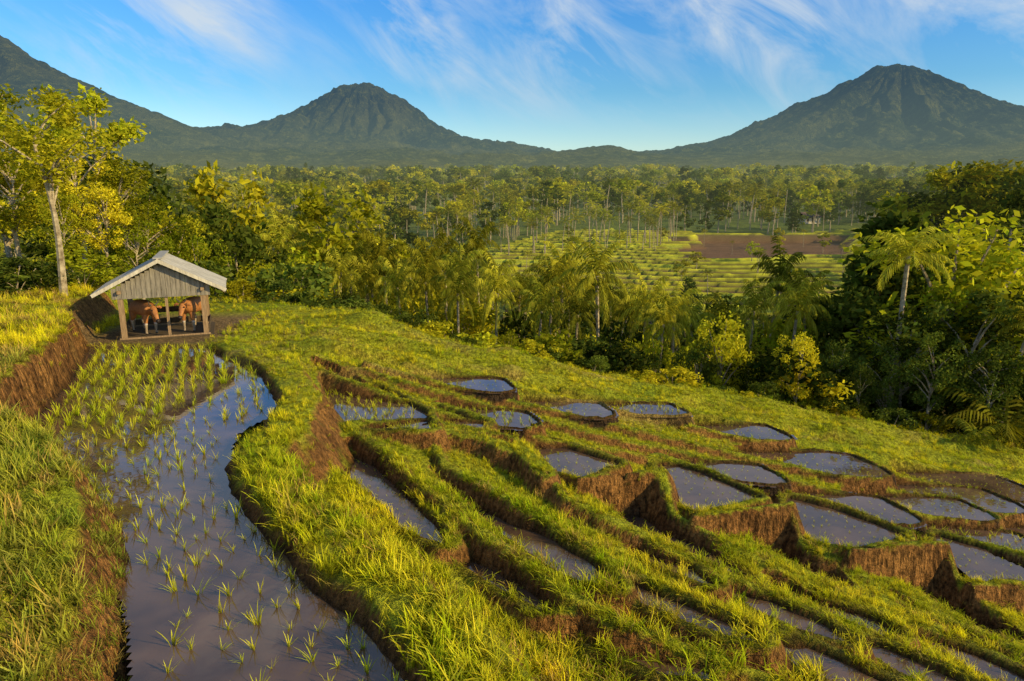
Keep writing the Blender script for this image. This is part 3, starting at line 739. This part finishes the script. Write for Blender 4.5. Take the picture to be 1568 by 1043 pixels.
for sg in (-1, 1):
    for j in range(nc+1):
        y = -RL/2+RL*j/nc; wv = .018*math.sin(j*math.pi/2.2)
        for t, e in ((0, 0), (1.04, 0), (1.04, -.03), (0, -.03)):
            V.append((sg*ov*t, y, PH+.22+RH*(1-t)+wv+e))
    o0 = 0 if sg < 0 else 4*(nc+1)
    for j in range(nc):
        a = o0+j*4; b_ = a+4
        Fc += [(a, a+1, b_+1, b_), (a+1, a+2, b_+2, b_+1), (a+2, a+3, b_+3, b_+2)]
mb = MB(); mb.add(np.array(V), np.array(Fc), 0); box(mb, (0, 0, PH+RH+.25), (.3, RL+.04, .05))
link('roof', mb.mesh('roof', [M_roof]), parent=hut)
mb = MB()
for y in (-RL/2-.03, RL/2+.03):
    for sg in (-1, 1): box(mb, (sg*ov*.51, y+sg*.004, PH+.14+RH*.5), (math.hypot(RH, ov)+.15, .04, .12), 0, (0, sg*ang, 0))
link('bargeboards', mb.mesh('barge', [M_pale]), parent=hut)
mb = MB()
for y in (-Dp-.09, Dp+.09):
    for k in range(20):
        x = -W-.25+(2*W+.5)*(k+.5)/20; top = RH*(1-abs(x)/ov)-.03
        if top > .05: box(mb, (x, y-.006*(k % 2), PH-.02+top/2), ((2*W+.5)/20-.012, .03, top+.12))
link('gable_boards', mb.mesh('gable', [M_gab]), parent=hut)
mb = MB()
for k in range(2): box(mb, (0, Dp+.11, .25+k*.45), (2*W+.2, .03, .22))
for x in (-W-.11, W+.11): box(mb, (x, 0, .30), (.03, 2*Dp+.1, .22))
link('stall_boards', mb.mesh('stall', [M_dark]), parent=hut)
mb = MB()
box(mb, (0, -Dp-.11, .06), (2*W+.3, .04, .14))
link('threshold_board', mb.mesh('trough', [M_wood]), parent=hut)
mb = MB(); box(mb, (0, 0, .02), (2*W+.5, 2*Dp+.4, .1)); link('floor', mb.mesh('floor', [M_dark]), parent=hut)

# cattle
m, nt = new_mat('cattle_hide'); tc = N(nt, 'ShaderNodeTexCoord'); s3 = N(nt, 'ShaderNodeSeparateXYZ'); nt.links.new(tc.outputs['Object'], s3.inputs[0])
nz = noise(nt, tc.outputs['Object'], 14, 4); cc = ramp(nt, nz, [(.3, (.26, .09, .028)), (.7, (.46, .19, .055))])
leg = ramp(nt, s3.outputs[2], [(.0, (.03,.02,.015)), (.07, (.03,.02,.015)), (.09, (.30,.22,.15)), (.36, (.34,.26,.18)), (.44, (1, 1, 1))])
cc = mix(nt, ramp(nt, s3.outputs[2], [(.38, 0.0), (.44, 1.0)]), leg, cc)
finish(nt, principled(nt, cc, .6, .3, nz, .2, .01).outputs[0], False); M_hide = m
def simple(name, c, r=.4):
    m, nt = new_mat(name); tc = N(nt, 'ShaderNodeTexCoord'); nz = noise(nt, tc.outputs['Object'], 30, 3)
    finish(nt, principled(nt, mix(nt, nz, tuple(x*.7 for x in c), c), r).outputs[0], False); return m
M_horn = simple('horn', (.1, .08, .06)); M_eye = simple('eye', (.01, .008, .006), .1); M_muz = simple('muzzle', (.03, .02, .018), .5)
def cow(loc, rz, headturn=0.0, headdrop=0.0):
    e = link('cow', None, loc, (0, 0, rz))
    hx_ = headturn; hd = headdrop
    v = [((0,.72,.98),(.25,.24)),((0,.35,.9),(.3,.31)),((0,-.05,.9),(.28,.31)),((0,-.33,.98),(.2,.25)),((hx_*.4,-.56,1.02-hd*.4),(.13,.17)),((hx_*.8,-.76,1.06-hd*.8),(.12,.13)),((hx_,-.9,.94-hd),(.10,.10)),((hx_,-1.02,.78-hd),(.065,.065)),((hx_,-1.06,.72-hd),(.06,.05)),
         ((0,.93,1.0),(.1,.1)),((0,1.04,.85),(.03,.03)),((0,1.05,.5),(.022,.022)),((0,1.04,.33),(.05,.05))]
    ed = [(0,1),(1,2),(2,3),(3,4),(4,5),(5,6),(6,7),(7,8),(0,9),(9,10),(10,11),(11,12)]
    for sg in (-1, 1):
        i = len(v); v += [((sg*.15,-.26,.74),(.1,.12)),((sg*.16,-.28,.42),(.055,.06)),((sg*.16,-.25,.13),(.035,.035)),((sg*.16,-.29,.03),(.05,.055))]
        ed += [(3,i),(i,i+1),(i+1,i+2),(i+2,i+3)]
        i = len(v); v += [((sg*.17,.68,.78),(.14,.17)),((sg*.19,.56,.58),(.09,.1)),((sg*.18,.80,.40),(.05,.055)),((sg*.18,.75,.12),(.035,.035)),((sg*.18,.71,.03),(.05,.055))]
        ed += [(0,i),(i,i+1),(i+1,i+2),(i+2,i+3),(i+3,i+4)]
    me = bpy.data.meshes.new('cow_body'); me.from_pydata([a for a, _ in v], ed, []); me.update()
    me.materials.append(M_hide)
    b = link('body', me, parent=e)
    md = b.modifiers.new('skin', 'SKIN'); md.use_smooth_shade = True
    for i, (_, r) in enumerate(v): me.skin_vertices[0].data[i].radius = r
    me.skin_vertices[0].data[0].use_root = True
    b.modifiers.new('sub', 'SUBSURF').levels = 2; b.modifiers['sub'].render_levels = 2
    mb = MB(); hz = 1.08-hd*.8
    for sg in (-1, 1):
        o = np.array([hx_*.8, -.78, hz])
        V, Fc = tube([o+np.array([sg*.07,0,.1]), o+np.array([sg*.14,-.01,.17]), o+np.array([sg*.16,-.03,.27])], [.03, .022, .005], 7); mb.add(V, Fc, 0)
        V, Fc = tube([o+np.array([sg*.1,.0,.03]), o+np.array([sg*.17,.01,.04]), o+np.array([sg*.25,.02,.0]), o+np.array([sg*.29,.03,-.02])], [.02, .05, .045, .006], 7); mb.add(V, Fc, 1)
        V, Fc = tube([o+np.array([sg*.10,-.13,-.05]), o+np.array([sg*.125,-.14,-.05]), o+np.array([sg*.135,-.145,-.05])], [.025, .02, .003], 8); mb.add(V, Fc, 2)
    c = np.array([hx_, -1.09, .71-hd]); V, Fc = tube([c+np.array([0,.05,.03]), c+np.array([0,0,0]), c+np.array([0,-.04,-.03]), c+np.array([0,-.05,-.035])], [.06, .075, .05, .005], 9); mb.add(V, Fc, 3)
    link('horns_ears_eyes_muzzle', mb.mesh('cow_head_parts', [M_horn, M_hide, M_eye, M_muz]), parent=e)
hz0 = hut.location.z+.07
def hl(x, y):
    a = HR; x, y = x*HS, y*HS; return (hx+x*math.cos(a)-y*math.sin(a), hy+x*math.sin(a)+y*math.cos(a), hz0)
cow(hl(-.66, -.45), R(22+28), -.08, .12)
cow(hl(.84, -.45), R(22-18), .06, .04)

# small farmhouse across the valley
fx, fy = X_at(1238, 330, 262), 262.0
fz = float(sample(Hh, fx, fy))
house = link('farmhouse', None, (fx, fy, fz), (0, 0, R(20)), (.8, .8, .8))
mb = MB(); box(mb, (0, 0, 1.5), (9, 6, 3.2)); link('walls', mb.mesh('fw', [M_pale]), parent=house)
mb = MB()
for sg in (-1, 1): box(mb, (0, sg*1.95, 4.1), (10.4, 4.6, .16), 0, (sg*-R(28), 0, 0))
link('roof', mb.mesh('fr', [simple('clay_roof', (.15, .10, .08), .8)]), parent=house)
mb = MB()
for x in (-3, 0, 3): box(mb, (x, -3.02, 1.6), (1.1, .1, 1.3 if x else 2.2))
link('windows_and_door', mb.mesh('fwin', [M_dark]), parent=house)

# ---------------------------------------------------------------- light, sky
SUN_EL, SUN_AZ = R(24), R(113)     # azimuth measured from +Y towards +X
sd = Vector((math.cos(SUN_EL)*math.sin(SUN_AZ), math.cos(SUN_EL)*math.cos(SUN_AZ), math.sin(SUN_EL)))
sun = bpy.data.lights.new('sun', 'SUN'); sun.energy = 5; sun.angle = R(.5); sun.color = (1, .80, .38)
so = link('sun', sun); so.rotation_euler = sd.to_track_quat('Z', 'Y').to_euler()
w = bpy.data.worlds.new('World'); scene.world = w; w.use_nodes = True; nt = w.node_tree; nt.nodes.clear()
sky = N(nt, 'ShaderNodeTexSky', sky_type='NISHITA', sun_disc=False, sun_elevation=SUN_EL, sun_rotation=SUN_AZ)
sky.altitude = 300; sky.air_density = 1.0; sky.dust_density = .3; sky.ozone_density = 3.0
tc = N(nt, 'ShaderNodeTexCoord'); s3 = N(nt, 'ShaderNodeSeparateXYZ'); nt.links.new(tc.outputs['Generated'], s3.inputs[0])
x, y, z = s3.outputs
a = mathn(nt, 'ADD', mathn(nt, 'MULTIPLY', x, .80), mathn(nt, 'MULTIPLY', z, -.6))
b = mathn(nt, 'ADD', mathn(nt, 'MULTIPLY', x, .60), mathn(nt, 'MULTIPLY', z, .8))
cb = N(nt, 'ShaderNodeCombineXYZ'); nt.links.new(mathn(nt, 'MULTIPLY', a, 3.2), cb.inputs[0]); nt.links.new(mathn(nt, 'MULTIPLY', b, 9.0), cb.inputs[1]); nt.links.new(mathn(nt, 'MULTIPLY', y, 2.0), cb.inputs[2])
n1 = nt.nodes.new('ShaderNodeTexNoise'); n1.inputs['Scale'].default_value = 1.5; n1.inputs['Detail'].default_value = 6; n1.inputs['Roughness'].default_value = .62; n1.inputs['Distortion'].default_value = .5
nt.links.new(cb.outputs[0], n1.inputs['Vector'])
n2 = noise(nt, tc.outputs['Generated'], 4.5, 1)
cl = ramp(nt, n1.outputs[0], [(.43, 0.0), (.66, 1.0)])
ms = ramp(nt, n2, [(.36, 0.25), (.56, 1.0)])
hi_ = ramp(nt, z, [(.27, 0.0), (.36, .55), (.6, .2)])      # added unseen veil above the frame, brightens the sky reflected in the water
hz = ramp(nt, z, [(.07, 0.05), (.2, 1.0)])
f = mathn(nt, 'MULTIPLY', mathn(nt, 'MULTIPLY', cl, ms), mathn(nt, 'MULTIPLY', hz, .85))
f = mathn(nt, 'MAXIMUM', f, mathn(nt, 'MULTIPLY', hi_, ramp(nt, n1.outputs[0], [(.25, .5), (.6, 1.0)])))
tint = mix(nt, 1.0, sky.outputs[0], ramp(nt, z, [(.05, (1.0, 1.08, 1.02)), (.13, (.52, .88, 1.02)), (.26, (.34, .88, 1.30)), (.42, (.6, .95, 1.1))]), 'MULTIPLY')  # highest stop lightened above the frame to brighten water reflections
colr = mix(nt, f, tint, (4.6, 5.1, 5.5))
bg = N(nt, 'ShaderNodeBackground'); bg.inputs[1].default_value = .145; nt.links.new(colr, bg.inputs[0])
out = N(nt, 'ShaderNodeOutputWorld'); nt.links.new(bg.outputs[0], out.inputs[0])

cam = bpy.data.cameras.new('camera'); cam.sensor_width = 36; cam.lens = 36*F/1568; cam.clip_end = 20000; cam.clip_start = .1
co = link('camera', cam, (0, 0, CAMZ), (R(90)-PITCH, 0, 0)); scene.camera = co
